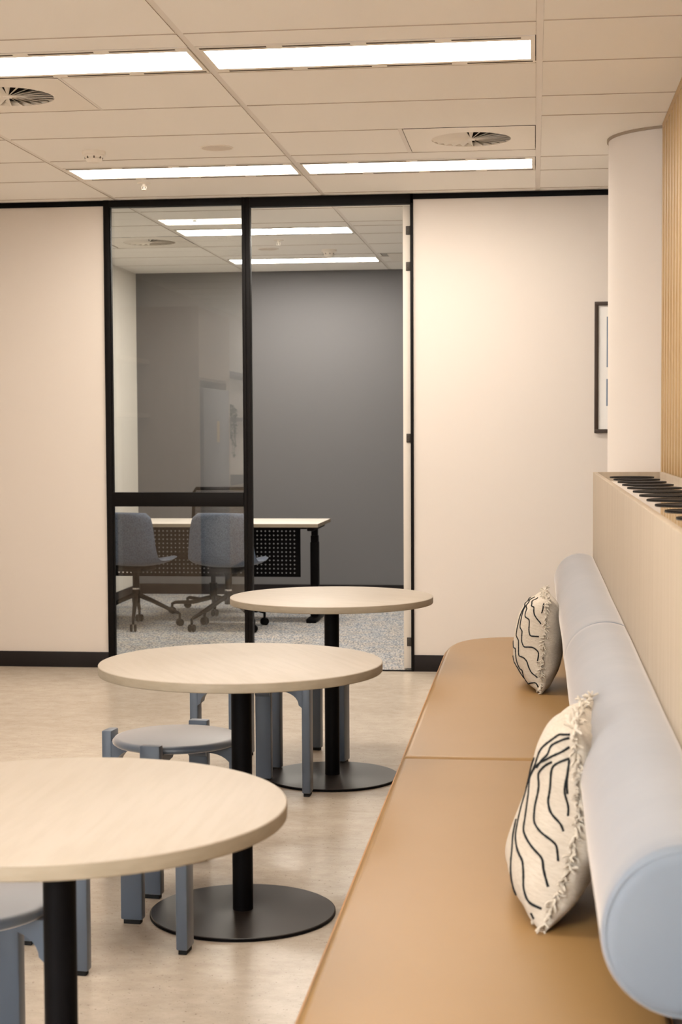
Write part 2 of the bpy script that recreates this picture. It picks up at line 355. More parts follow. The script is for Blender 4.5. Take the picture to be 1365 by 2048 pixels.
def ceiling_light(x0, x1, y0, y1, label, om):
    t = thing('ceiling_light', label, 'light', ((x0+x1)/2, (y0+y1)/2, H), 0, 'recessed linear ceiling lights'); X, Y = (x1-x0)/2-0.003, (y1-y0)/2-0.003
    f = MB(); e = 0.016; ey = 0.058
    f.box(-X, X, -Y, -Y+ey, -0.001, 0.025); f.box(-X, X, Y-ey, Y, -0.001, 0.025); f.box(-X, -X+e, -Y+ey, Y-ey, -0.001, 0.025); f.box(X-e, X, -Y+ey, Y-ey, -0.001, 0.025)
    f.build('frame', WHITE, t, smooth=False)
    MB().box(-X+e, X-e, -Y+ey, Y-ey, 0.002, 0.008).build('diffuser', om, t, smooth=False)
    hs = MB(); hs.box(-X+e-0.004, X-e+0.004, -Y+ey-0.004, Y-ey+0.004, 0.010, 0.024)
    hs.build('housing', WHITE, t, smooth=False)
    n = 4; L = 2*X/n; first = None
    for s in (-1, 1):
        for k in range(n):
            loc = (-X+L*(k+0.5)+(0.02*s), s*(Y-0.022), -0.0012)
            if first is None:
                first = MB().box(-L/2+0.028, L/2-0.028, -0.0075, 0.0075, -0.0004, 0.001).build('air_slot', GAP, t, smooth=False); first.location = loc
            else: share(first, 'air_slot', t, loc)
    return t
names = {('room', 2, 5.53): 'long lit ceiling panel at the top left, cut by the frame edge', ('room', 3, 5.53): 'long lit ceiling panel at the top, nearest and widest, right of the centre rail',
         ('room', 2, 7.95): 'lit ceiling panel above the glazed screen, behind the smoke detector', ('room', 3, 7.95): 'lit ceiling panel just in front of the right round vent',
         ('office', 2, 10.42): 'lit ceiling panel inside the office, the nearer one', ('office', 2, 12.26): 'lit ceiling panel inside the office, farthest one by the dark wall'}
for x0, x1, y0, y1, bi, wh in LAMPS:
    lb = names.get((wh, bi, y0), 'lit ceiling panel behind the camera, %s bay, row at %s' % ({2: 'left', 3: 'right'}[bi], {-1.665: 'the rear wall', 0.735: 'overhead', 3.135: 'the near table'}.get(y0, '')))
    ceiling_light(x0, x1, y0, y1, lb, LAMPM if wh == 'room' else LAMPO)

def vent(box, label, m=WHITE, r=0.182):
    x0, x1, y0, y1 = box; X, Y = (x1-x0)/2-0.003, (y1-y0)/2-0.003
    t = thing('ceiling_vent', label, 'vent', ((x0+x1)/2, (y0+y1)/2, H), 0, 'swirl air diffusers')
    n = 48; f = MB(); vs = []; fs = []
    for i in range(n):
        a = 2*PI*i/n+PI/4; c, s = math.cos(a), math.sin(a); k = 1/max(abs(c)/X, abs(s)/Y); vs += [(r*c, r*s, 0), (k*c, k*s, 0), (r*c, r*s, 0.02)]
    for i in range(n): j = (i+1) % n; fs += [(3*i, 3*i+1, 3*j+1, 3*j), (3*i, 3*j, 3*j+2, 3*i+2)]
    f.add(vs, fs); f.build('face_plate', m, t, smooth=False)
    MB().lathe([(0, 0.055), (r+0.01, 0.055), (r+0.01, 0.02)], 32).build('duct', DUCT, t, smooth=False)
    MB().lathe([(0, -0.004), (0.018, -0.003), (0.022, 0.004), (0, 0.006)], 24).build('hub', m, t)
    first = None; nb = 24
    for k in range(nb):
        a = 2*PI*k/nb+0.07
        if first is None:
            b = MB(); w = 0.0165; ti = 0.017
            b.add([(0.015, -0.003, 0), (r, -w, 0), (r, w*0.62, ti), (0.015, 0.002, 0.003), (0.015, -0.003, 0.0016), (r, -w, 0.0016), (r, w*0.62, ti+0.0016), (0.015, 0.002, 0.0046)],
                  [(0, 1, 2, 3), (7, 6, 5, 4), (0, 4, 5, 1), (1, 5, 6, 2), (2, 6, 7, 3), (3, 7, 4, 0)])
            first = b.build('vane', m, t, smooth=False); first.rotation_euler = (0, 0, a)
        else: o = share(first, 'vane', t, (0, 0, 0)); o.rotation_euler = (0, 0, a)
    return t
vent(VENTS['a'], 'round swirl air vent at the left edge, below the big light panel')
vent(VENTS['b'], 'round swirl air vent on the right, in front of the far light panel')
vent(VENTS['c'], 'grey-looking round swirl air vent inside the office behind the glass')
x0, x1, y0, y1 = VENTS['d']
t = thing('return_air_grille', 'plain grey air panel in the office ceiling beside the door jamb', 'vent', ((x0+x1)/2, (y0+y1)/2, H))
MB().box(-(x1-x0)/2+.004, (x1-x0)/2-.004, -(y1-y0)/2+.004, (y1-y0)/2-.004, 0.002, 0.01).build('plate', mat('grey_plate', (0.42, 0.39, 0.35), 0.6), t, smooth=False)
MB().box(-(x1-x0)/2+.05, (x1-x0)/2-.05, -(y1-y0)/2+.05, (y1-y0)/2-.05, -0.002, 0.002).build('inner_plate', WHITE, t, smooth=False)

def detector(x, y, label, sc=1):
    t = thing('smoke_detector', label, 'smoke detector', (x, y, H), 0, 'ceiling smoke detectors')
    MB().lathe([(0.0, 0), (0.056, 0), (0.056, -0.016), (0.05, -0.02), (0, -0.02)], 32).build('base', WHITE, t)
    MB().lathe([(0.044, -0.019), (0.042, -0.031), (0.034, -0.034)], 32).build('neck', WHITE, t)
    MB().lathe([(0.040, -0.033), (0.040, -0.040), (0.028, -0.053), (0, -0.055)], 32).build('cap', WHITE, t)
    for k in range(8):
        a = 2*PI*k/8+0.3; MB().box(0.036, 0.0430, -0.0028, 0.0028, -0.036, -0.026).build('sensor_slot', GAP, t, smooth=False).rotation_euler = (0, 0, a)
detector(-2.08, 7.49, 'white domed smoke detector on the ceiling left of the round speaker'); detector(-1.50, 11.75, 'white smoke detector on the office ceiling above the doorway')
def speaker(x, y, label):
    t = thing('ceiling_speaker', label, 'speaker', (x, y, H), 0, 'round ceiling speakers')
    MB().lathe([(0.078, 0.0), (0.078, -0.004), (0.072, -0.005), (0.070, -0.002)], 40).build('rim', WHITE, t)
    MB().lathe([(0.0, -0.0035), (0.070, -0.0035), (0.070, -0.001)], 40).build('grille', mat('speaker_mesh', (0.74, 0.66, 0.57), 0.8), t)
speaker(-1.482, 7.47, 'flat round ceiling speaker right of the smoke detector'); speaker(-1.93, 11.62, 'flat round speaker on the office ceiling behind the mullion')
def sprinkler(x, y, label):
    t = thing('fire_sprinkler', label, 'sprinkler', (x, y, H), 0, 'ceiling sprinkler heads')
    MB().lathe([(0, 0), (0.035, 0), (0.033, -0.005), (0.014, -0.006)], 24).build('rosette', WHITE, t)
    MB().lathe([(0.009, -0.004), (0.009, -0.018), (0.004, -0.02), (0.004, -0.034)], 12).build('body', WHITE, t)
    f = MB()
    for s in (-1, 1): f.tube([(s*0.009, 0, -0.016), (s*0.014, 0, -0.025), (s*0.006, 0, -0.036)], 0.0022, 6)
    f.build('yoke', WHITE, t)
    MB().lathe([(0, -0.035), (0.015, -0.036), (0.015, -0.0385), (0, -0.039)], 20).build('deflector', WHITE, t)
sprinkler(-2.077, 8.465, 'small white sprinkler head on the ceiling above the glazed screen'); sprinkler(-1.77, 11.1, 'small sprinkler head on the office ceiling')

# ------------------------------------------------------------ slatted wall panel
sl = thing('slatted_panel', 'vertical oak slat wall panel behind the planter, reaching the ceiling', 'wall panel', (0.551, 7.165, 0))
B('backing_board', OAKB, 0.034, 0.047, -6.4, 0, 1.0, H-0.002, parent=sl)
B('top_rail', OAK, 0, 0.034, -6.4, 0, H-0.034, H-0.002, parent=sl, b=0.001)
B('bottom_rail', OAK, 0, 0.034, -6.4, 0, 1.0, 1.05, parent=sl)
s0 = MB().box(0, 0.034, -0.064, 0, 1.05, H-0.034, b=0.0015).build('slat', OAK, sl)
for k in range(1, 48): share(s0, 'slat', sl, (0, -0.1325*k, 0))

# ------------------------------------------------------------ planter ledge
PX0, PX1, PYF, PZ = 0.25, 0.548, 6.97, 1.188
pl = thing('planter_box', 'long pale oak laminate planter ledge running behind the bench', 'planter', (PX0, PYF, 0))
B('front_panel', PLANTER, 0, 0.018, -5.9, 0, 0.0, PZ, parent=pl, b=0.0015)
B('back_panel', PLANTER, 0.280, 0.298, -5.9, 0, 0.0, PZ, parent=pl, b=0.0015)
B('end_panel', PLANTER, 0.0185, 0.2795, -0.018, 0, 0.0, PZ, parent=pl, b=0.0015)
B('lid', PLID, 0.0185, 0.2795, -5.9, -0.0185, PZ-0.035, PZ-0.020, parent=pl)
d0 = MB().lathe([(0, 0.0015), (0.086, 0.0015), (0.088, 0.0030), (0.092, 0.0030), (0.093, 0)], 40).build('round_pot_insert', BLACK, pl)
d0.location = (0.158, -0.115, PZ-0.020)
for k in range(1, 18): share(d0, 'round_pot_insert', pl, (0.158, -0.115-0.32*k, PZ-0.020))

# ------------------------------------------------------------ bench
bn = thing('bench', 'long banquette bench with tan leather seat and pale blue bolster back', 'bench', (0, 0, 0))
def superq(cx, cy, a, b, n, k0=14):
    out = []
    for k in range(k0+1):
        t = k/k0*PI/2; out.append((cx - a*math.cos(t)**(2/n), cy + b*math.sin(t)**(2/n)))
    return out
far = [(0.215, 4.466), (0.215, 7.145)] + superq(0.0, 6.60, 0.372, 0.545, 2.9)[::-1] + [(-0.372, 4.466)]
near = [(0.215, 1.80), (0.215, 4.454), (-0.372, 4.454), (-0.372, 1.80)]
MB().slab(far, 0.355, 0.452, 0.022, 5).build('seat_cushion', LEATHER, bn)
MB().slab(near, 0.355, 0.452, 0.022, 5).build('seat_cushion', LEATHER, bn)
def loop(out, z, r, cl=True):
    pts = []
    for i in range(len(out)-(0 if cl else 1)):
        a, b = Vector(out[i]), Vector(out[(i+1) % len(out)]); n = max(1, int((b-a).length/0.06))
        for k in range(n): q = a.lerp(b, k/n); pts.append((q.x, q.y, z))
    pts.append(pts[0]); return MB().tube(pts, r, 6, cap=False)
loop([(x, y) for x, y in far], 0.433, 0.0032).build('piping', PIPING, bn)
loop(near, 0.433, 0.0032).build('piping', PIPING, bn)
pf = [(0.2, 1.85), (0.2, 7.0)] + superq(0.02, 6.5, 0.30, 0.5, 2.6)[::-1] + [(-0.28, 1.85)]
MB().slab(pf, 0.0, 0.355, 0.003, 1).build('plinth', PLANTER, bn)
B('back_board', BLACKB, 0.217, 0.2485, 1.8, 6.96, 0.36, 0.72, parent=bn)
BR, BX, BZ = 0.113, 0.197, 0.726
def bolster(y0, y1, seed, ea=0.022, eb=0.022):
    rnd = random.Random(seed); mb = MB(); seg = 72; ys = []
    for k in range(6): a = k/5*PI/2; ys.append((y0+ea*(1-math.sin(a)), ea*(1-math.cos(a))))
    n = int((y1-y0)/0.05)
    for k in range(1, n): ys.append((y0+ea+(y1-y0-ea-eb)*k/n, 0))
    for k in range(6): a = PI/2-k/5*PI/2; ys.append((y1-eb*(1-math.sin(a)), eb*(1-math.cos(a))))
    ys.sort()
    ph = [rnd.random()*6 for _ in range(6)]; vs = []; fs = []
    for y, d in ys:
        for k in range(seg):
            a = 2*PI*k/seg
            wv = 0.0010*math.sin(3*a+y*4+ph[0])+0.0004*math.sin(2*a-y*9+ph[1])
            R = BR-d+wv; vs.append((min(BX+R*math.cos(a), PX0-0.001), y, BZ+R*math.sin(a)))
    m = len(ys)
    for i in range(m-1):
        for k in range(seg): l = (k+1) % seg; fs.append((i*seg+k, i*seg+l, (i+1)*seg+l, (i+1)*seg+k))
    fs.append(tuple(range(seg))); fs.append(tuple((m-1)*seg+k for k in range(seg))[::-1])
    o = mb.add(vs, fs).build('bolster', FELT, bn, angle=60)
    pts = [(min(BX+(BR-0.0065)*math.cos(2*PI*k/64), PX0-0.002), y0+0.0065, BZ+(BR-0.0065)*math.sin(2*PI*k/64)) for k in range(65)]
    if ea > 0.01: MB().tube(pts, 0.002, 6, cap=False).build('end_seam', FELT, o)
bolster(2.035, 4.4595, 1, 0.022, 0.005); bolster(4.4600, 6.965, 2, 0.005, 0.022)

# ------------------------------------------------------------ cushions
def pillow(label, P, lines, seed):
    X, Y, tilt, yw, w, zs, TF, TB, bow, pu, pv, tw = P
    rnd = random.Random(seed); h = w/2
    t = thing('throw_cushion', label, 'cushion', (X, Y, 0.4535), 0, 'cream embroidered cushions'); t.rotation_euler = (tilt, 0, yw)
    N = 48
    def pos(u, v, side):
        q = max(0, 1-abs(u)**pu)**0.52*max(0, 1-abs(v)**pv)**0.52
        x = h*u*(1-0.07*(1-v*v)); z = h*v*(1-0.07*(1-u*u))*zs
        wr = 0.0035*math.sin(11*v+4*u+seed)*(abs(u)**3)+0.003*math.sin(15*u-4*v+seed*2)*(abs(v)**3)
        y = side*((TF if side < 0 else TB)*q+wr*min(1, q*3)) + bow*(1-v*v)
        a = tw*v; c, s = math.cos(a), math.sin(a)
        return Vector((x*c-y*s, x*s+y*c, z+h*zs))
    def us(i): return math.sin((i/N-0.5)*PI)
    bm = bmesh.new(); vv = []
    for side in (-1, 1): vv += [bm.verts.new(pos(us(i), us(j), side)) for i in range(N+1) for j in range(N+1)]
    for side in (0, 1):
        k0 = side*(N+1)**2
        for i in range(N):
            for j in range(N):
                q = [vv[k0+i*(N+1)+j], vv[k0+(i+1)*(N+1)+j], vv[k0+(i+1)*(N+1)+j+1], vv[k0+i*(N+1)+j+1]]; bm.faces.new(q if side == 0 else q[::-1])
    bmesh.ops.remove_doubles(bm, verts=bm.verts[:], dist=0.0003)
    MB().bm(bm).build('cover', LINEN, t, angle=80)
    for uv in lines:
        P_ = [Vector(p) for p in uv]; dn = []
        for a, b in zip(P_[:-1], P_[1:]):
            n = max(2, int((b-a).length/0.015))
            for k in range(n): dn.append(a.lerp(b, k/n))
        dn.append(P_[-1])
        for _ in range(6): dn = [dn[0]]+[(dn[i-1]+dn[i]*2+dn[i+1])/4 for i in range(1, len(dn)-1)]+[dn[-1]]
        pts = []
        for p in dn:
            u, v = max(-.97, min(.97, p.x)), max(-.97, min(.97, p.y)); e = 0.004
            a = pos(min(u+e, 1), v, -1)-pos(u-e, v, -1); b = pos(u, min(v+e, 1), -1)-pos(u, v-e, -1); n = a.cross(b).normalized()
            if n.y > 0: n = -n
            pts.append(pos(u, v, -1)+n*0.0008)
        MB().tube(pts, [0.0020+0.0007*rnd.random() for _ in pts], 6).build('stitched_line', YARN, t)
    fr = MB()
    def strand(p, d, L):
        pts = [p]; q = p.copy(); dd = d.copy()
        for k in range(4):
            dd = (dd+Vector((rnd.uniform(-.5, .5), rnd.uniform(-.5, .5), rnd.uniform(-.6, .3)))).normalized(); q = q+dd*L/4; pts.append(q.copy())
        fr.tube(pts, [0.0026, 0.0026, 0.0022, 0.0024, 0.0016], 5)
    for k in range(300):
        s = rnd.uniform(-1, 1); e = rnd.choice((0, 0, 0, 1, 2, 2, 3))
        u, v, d = [(1, s, (1, 0, 0)), (-1, s, (-1, 0, 0)), (s, 1, (0, 0, 1)), (s, -1, (0, -0.3, -0.1))][e]
        p = pos(u*0.995, v*0.995, -1)+Vector((0, rnd.uniform(-.003, .003), 0))
        strand(p, (Vector(d)+Vector((0, rnd.uniform(-.9, .9), 0))).normalized(), rnd.uniform(0.010, 0.024) if e != 3 else 0.009)
    fo = fr.build('fringe', FRINGE, t); fo['kind'] = 'stuff'
    return t
LN1 = [[(0.97, 0.679), (0.97, 0.715), (0.97, 0.776), (0.946, 0.897)],
     [(0.97, 0.449), (0.97, 0.461), (0.958, 0.497), (0.872, 0.643), (0.811, 0.788), (0.676, 0.8), (0.272, 0.921), (0.064, 0.958)],
     [(0.97, 0.182), (0.872, 0.158), (0.823, 0.291), (0.786, 0.509), (0.627, 0.546), (0.529, 0.715), (-0.267, 0.921)],
     [(0.97, -0.364), (0.97, -0.255), (0.97, -0.133), (0.921, -0.061), (0.737, -0.109), (0.664, -0.012), (0.664, 0.23), (0.541, 0.279), (0.468, 0.497), (0.272, 0.812)],
     [(0.97, -0.679), (0.958, -0.643), (0.909, -0.618), (0.848, -0.388), (0.762, -0.327), (0.603, -0.339), (0.529, 0), (0.321, 0.073), (0.37, 0.352), (0.284, 0.691), (-0.549, 0.861)],
     [(0.97, -0.873), (0.946, -0.788), (0.688, -0.909), (0.59, -0.837), (0.664, -0.63), (0.541, -0.63), (0.456, -0.497), (0.394, -0.218), (0.113, -0.242), (-0.157, -0.133)],
     [(0.541, -0.825), (0.431, -0.63), (-0.083, -0.582), (-0.169, -0.473)]]
LN2 = [[(0.97, -0.776), (0.872, -0.788), (0.811, -0.703), (0.786, -0.57), (0.725, -0.461), (0.505, -0.4), (0.345, -0.352), (0.076, -0.158), (0.0, -0.09), (0.05, 0.15), (0.25, 0.36), (0.45, 0.52)],
     [(0.97, -0.558), (0.958, -0.521), (0.909, -0.4), (0.897, -0.327), (0.664, -0.242), (0.566, -0.206), (0.468, 0.158), (0.36, 0.291), (0.52, 0.42), (0.811, 0.606), (0.921, 0.728), (0.97, 0.812)],
     [(0.97, -0.291), (0.958, -0.133), (0.835, -0.097), (0.75, -0.048), (0.713, 0.109), (0.725, 0.327), (0.688, 0.424), (0.872, 0.606)],
     [(0.97, 0), (0.958, 0.061), (0.884, 0.121), (0.848, 0.218), (0.872, 0.388), (0.884, 0.57), (0.946, 0.667), (0.97, 0.703)],
     [(0.97, 0.158), (0.97, 0.243), (0.958, 0.364), (0.97, 0.521), (0.97, 0.691)],
     [(0.97, 0.364), (0.97, 0.449), (0.97, 0.521), (0.97, 0.606)],
     [(0.97, 0.897), (0.897, 0.837), (0.798, 0.752), (0.811, 0.655), (0.639, 0.473)],
     [(0.97, 0.93), (0.9, 0.9), (0.848, 0.897), (0.627, 0.667), (0.578, 0.509), (0.45, 0.36)],
     [(0.921, -0.909), (0.897, -0.873)],
     [(0.566, -0.873), (0.492, -0.691), (0.345, -0.485), (-0.05, -0.29)]]
pillow('cream cushion with dark wavy stitching, the farther one, standing against the bolster', [0.0077, 5.756, -0.1161, -1.5115, 0.3753, 0.8871, 0.1035, 0.0715, 0.0051, 2.6424, 2.8252, -0.0366], LN1, 3)
pillow('cream cushion with dark flowing stitching, the nearer larger one, leaning under the bolster', [-0.0043, 3.1136, -0.27, -1.5732, 0.4221, 0.9034, 0.1098, 0.056, 0.0426, 3.5848, 3.1392, -0.1044], LN2, 5)

# ------------------------------------------------------------ round tables
def round_table():
    t = thing('round_table', '', 'table', (0, 0, 0), 0, 'round cafe tables')
    MB().lathe([(0, 0.7195), (0.3965, 0.7195), (0.3985, 0.7188), (0.3995, 0.7172)], 128).build('tabletop', MAPLE, t, angle=60)
    MB().lathe([(0.39, 0.693), (0.398, 0.693), (0.3995, 0.695), (0.3998, 0.7165), (0.3995, 0.7172)], 128).build('edge_band', EDGE, t)
    MB().lathe([(0, 0.6932), (0.395, 0.6932)], 64).build('underside', BLACKB, t)
    MB().lathe([(0.029, 0.010), (0.029, 0.690)], 40).build('post', BLACK, t)
    MB().lathe([(0, 0.688), (0.11, 0.688), (0.11, 0.6925)], 32).build('mounting_plate', BLACK, t)
    MB().lathe([(0.262, 0.0), (0.263, 0.007), (0.260, 0.0095), (0.05, 0.0105), (0.030, 0.013)], 96).build('base_plate', BASEM, t)
    MB().lathe([(0.2622, 0.0004), (0.2634, 0.001), (0.2634, 0.0075), (0.2622, 0.008)], 96).build('base_rim', BLACK, t)
    return t
rt = round_table(); rt['label'] = 'round pale wood table nearest the camera, cut off at the left edge'; rt.location = (-0.825, 2.69, 0.001)
dup(rt, 'middle round pale wood table on a black disc base', (-0.822, 4.43, 0.001), 0.5)
dup(rt, 'farthest round pale wood table, smallest, beside the doorway', (-0.793, 6.235, 0.001), 1.1)

# ------------------------------------------------------------ stools
def stool():
    t = thing('stool', '', 'stool', (0, 0, 0), 0, 'blue grey round stools')
    MB().lathe([(0, 0.442), (0.176, 0.442), (0.187, 0.439), (0.1935, 0.431), (0.1925, 0.424), (0.186, 0.419), (0, 0.418)], 96).build('seat', GREYBLUE, t, angle=60)
    base = None
    for k in range(4):
        a = k*PI/2
        if base is None:
            lg = MB().box(0.200, 0.232, -0.0315, 0.0315, 0.012, 0.452, b=0.005).build('leg', LEGBLUE, t); lg.rotation_euler = (0, 0, a)
            # curved plywood bracket under the seat
            P = [(0.201, 0.418)] + [(0.201-0.085*(1-math.cos(q)), 0.330+0.072*math.sin(q)) for q in [i*PI/2/8 for i in range(9)]]
            P = [(0.201, 0.4185), (0.201, 0.335)] + [(0.201-0.012-0.075*(1-math.cos(q)), 0.345+0.052*math.sin(q)) for q in [i*PI/2/8 for i in range(9)]] + [(0.090, 0.4185)]
            br = MB().prism([(x, z) for x, z in P], 'y', -0.0295, 0.0295).build('bracket', LEGBLUE, lg)
            ft = MB().box(0.205, 0.227, -0.024, 0.024, 0.0, 0.012).build('foot', FOOT, lg, smooth=False)
            base = (lg, br, ft)
        else:
            l2 = share(base[0], 'leg', t, (0, 0, 0)); l2.rotation_euler = (0, 0, a)
            share(base[1], 'bracket', l2, (0, 0, 0)); share(base[2], 'foot', l2, (0, 0, 0))
    return t
st = stool(); D = math.radians
st['label'] = 'blue grey stool at the bottom left corner, under the near table'; st.location = (-1.142, 3.04, 0.0005); st.rotation_euler = (0, 0, D(-8))
dup(st, 'blue grey stool between the near and middle tables, seat hidden under the near tabletop', (-1.128, 4.095, 0.0005), D(-4.4))
dup(st, 'blue grey stool with its round seat in full view, left of the middle table post', (-1.088, 4.768, 0.0005), D(-7))
dup(st, 'blue grey stool behind the middle table, showing only legs beside the far base', (-1.062, 5.925, 0.0005), D(-3))
dup(st, 'blue grey stool farthest back, its legs around the far table post', (-0.990, 6.565, 0.0005), D(-14.5))

# ------------------------------------------------------------ framed picture
pc = thing('framed_picture', 'dark framed print on the cream wall, half hidden by the column', 'picture', (0.331, YW, 1.352))
for a in ((0, 0.60, -0.02, -0.001, 0, 0.021), (0, 0.60, -0.02, -0.001, 0.707, 0.728), (0, 0.021, -0.02, -0.001, 0.021, 0.707), (0.579, 0.60, -0.02, -0.001, 0.021, 0.707)):
    B('frame_bar', FRAMEW, *a, parent=pc, b=0.001)
B('mount', PAPER, 0.021, 0.579, -0.008, -0.001, 0.021, 0.707, parent=pc)
B('print_upper', INK, 0.067, 0.535, -0.0095, -0.008, 0.365, 0.645, parent=pc); B('print_lower', INK, 0.066, 0.535, -0.0095, -0.008, 0.150, 0.300, parent=pc)

# ------------------------------------------------------------ office desk
dk = thing('standing_desk', 'height-adjustable office desk with white top and black perforated panel', 'desk', (-1.512, 11.14, 0.003))
tp = MB().box(-1.80, 0, 0, 0.71, 0.692, 0.717, b=0.0015).build('desktop', DESKTOP, dk)
MB().box(-1.80, 0.001, -0.0012, 0.0, 0.692, 0.7165).box(0, 0.0012, 0, 0.71, 0.692, 0.7165).build('edge_band', EDGE, dk, smooth=False)
def perf(nx, nz, p, r):
    mb = MB()
    for i in range(nx):
        for j in range(nz):
            cx, cz = (i+0.5)*p, (j+0.5)*p; vs = []; fs = []; n = 8
            for k in range(n):
                a = 2*PI*k/n+PI/8; c, s = math.cos(a), math.sin(a); q = p/2/max(abs(c), abs(s))
                vs += [(cx+r*c, 0, cz+r*s), (cx+q*c, 0, cz+q*s)]
            for k in range(n): l = (k+1) % n; fs.append((2*k, 2*k+1, 2*l+1, 2*l))
            for k, (sx, sz) in enumerate(((1, 1), (-1, 1), (-1, -1), (1, -1))):
                vs.append((cx+sx*p/2, 0, cz+sz*p/2)); a = 2*PI*(0+2*k)/8
                i1 = 2*((0+2*k) % 8)+1; i2 = 2*((1+2*k) % 8)+1; fs.append((i1, 2*n+k, i2))
            mb.add(vs, fs)
    return mb
nx, nz = 46, 11
pm = perf(nx, nz, 0.0303, 0.0062); W = nx*0.0303; Hh = nz*0.0303
X1 = -0.168-0.030; z0 = 0.328
pm.v = [(p[0]+X1-W, 0.31, p[2]+z0) for p in pm.v]
pm.box(X1-W-0.03, X1, 0.3095, 0.3105, z0-0.014, z0).box(X1-W-0.03, X1, 0.3095, 0.3105, z0+Hh, 0.69).box(X1, X1+0.03, 0.3095, 0.3105, z0-0.014, 0.69).box(X1-W-0.03, X1-W, 0.3095, 0.3105, z0, z0+Hh)
pm.build('perforated_panel', BLACK, dk, smooth=False)
B('cross_beam', BLACK, -1.72, -0.06, 0.33, 0.40, 0.660, 0.690, parent=dk, b=0.003)
B('side_beam', BLACK, -0.085, -0.035, 0.05, 0.66, 0.662, 0.691, parent=dk, b=0.008); B('side_beam', BLACK, -1.77, -1.72, 0.05, 0.66, 0.662, 0.691, parent=dk, b=0.008)
for lx in (-0.07, -1.73):
    l = B('leg', BLACK, lx-0.029, lx+0.029, 0.31, 0.39, 0.03, 0.57, parent=dk, b=0.006)
    B('telescopic_stage', BLACK, lx-0.026, lx+0.026, 0.315, 0.385, 0.57, 0.615, parent=l, b=0.004); B('telescopic_stage', BLACK, lx-0.022, lx+0.022, 0.32, 0.38, 0.615, 0.665, parent=l, b=0.004)
    B('foot', BLACK, lx-0.036, lx+0.036, 0.13, 0.60, 0.0, 0.03, parent=dk, b=0.006)

# ------------------------------------------------------------ office chairs
def castor(parent, x, y, face):
    c = MB(); R = 0.026
    for s in (-1, 1): c.bm(_cyl(R, 0.018), Matrix.Translation((x, y, R)) @ Matrix.Rotation(face, 4, 'Z') @ Matrix.Translation((s*0.0135, 0, 0)) @ Matrix.Rotation(PI/2, 4, 'Y'))
    o = c.build('castor', BLACK, parent)
    MB().tube([(x, y, R+0.008), (x, y, 0.075)], 0.009, 8).build('castor_stem', BLACK, o) if False else None
    return o
def _cyl(r, d):
    bm = bmesh.new(); bmesh.ops.create_cone(bm, cap_ends=True, segments=20, radius1=r, radius2=r, depth=d)
    bmesh.ops.bevel(bm, geom=[e for e in bm.edges if len(e.link_faces) == 2 and e.calc_face_angle(0) > 1], offset=0.004, segments=2, affect='EDGES'); return bm
def star_base(t, n, R, a0, m=BLACK, zh=0.20, fr=1.0):
    MB().lathe([(0, zh-0.03), (0.028, zh-0.03), (0.030, zh+0.05), (0.024, zh+0.065), (0, zh+0.065)], 24).build('hub', m, t)
    for k in range(n):
        a = a0+2*PI*k/n; c, s = math.cos(a), math.sin(a)
        prof = [(0.015, zh+0.025), (R*0.35, zh-0.015), (R*0.8, zh-0.085), (R*0.95, zh-0.105), (R, 0.085), (R, 0.05)]
        if fr < 1: prof = [(0.015, zh-0.03), (R*0.5, zh-0.06), (R*0.92, 0.085), (R, 0.075), (R, 0.05)]
        pts = [(r*c, r*s, z) for r, z in prof]
        lg = MB().tube(pts, [0.019, 0.016, 0.013, 0.012, 0.010, 0.009][:len(pts)], 10).build('leg', m, t)
        castor(lg, R*c, R*s, a+PI/2+0.3*k)
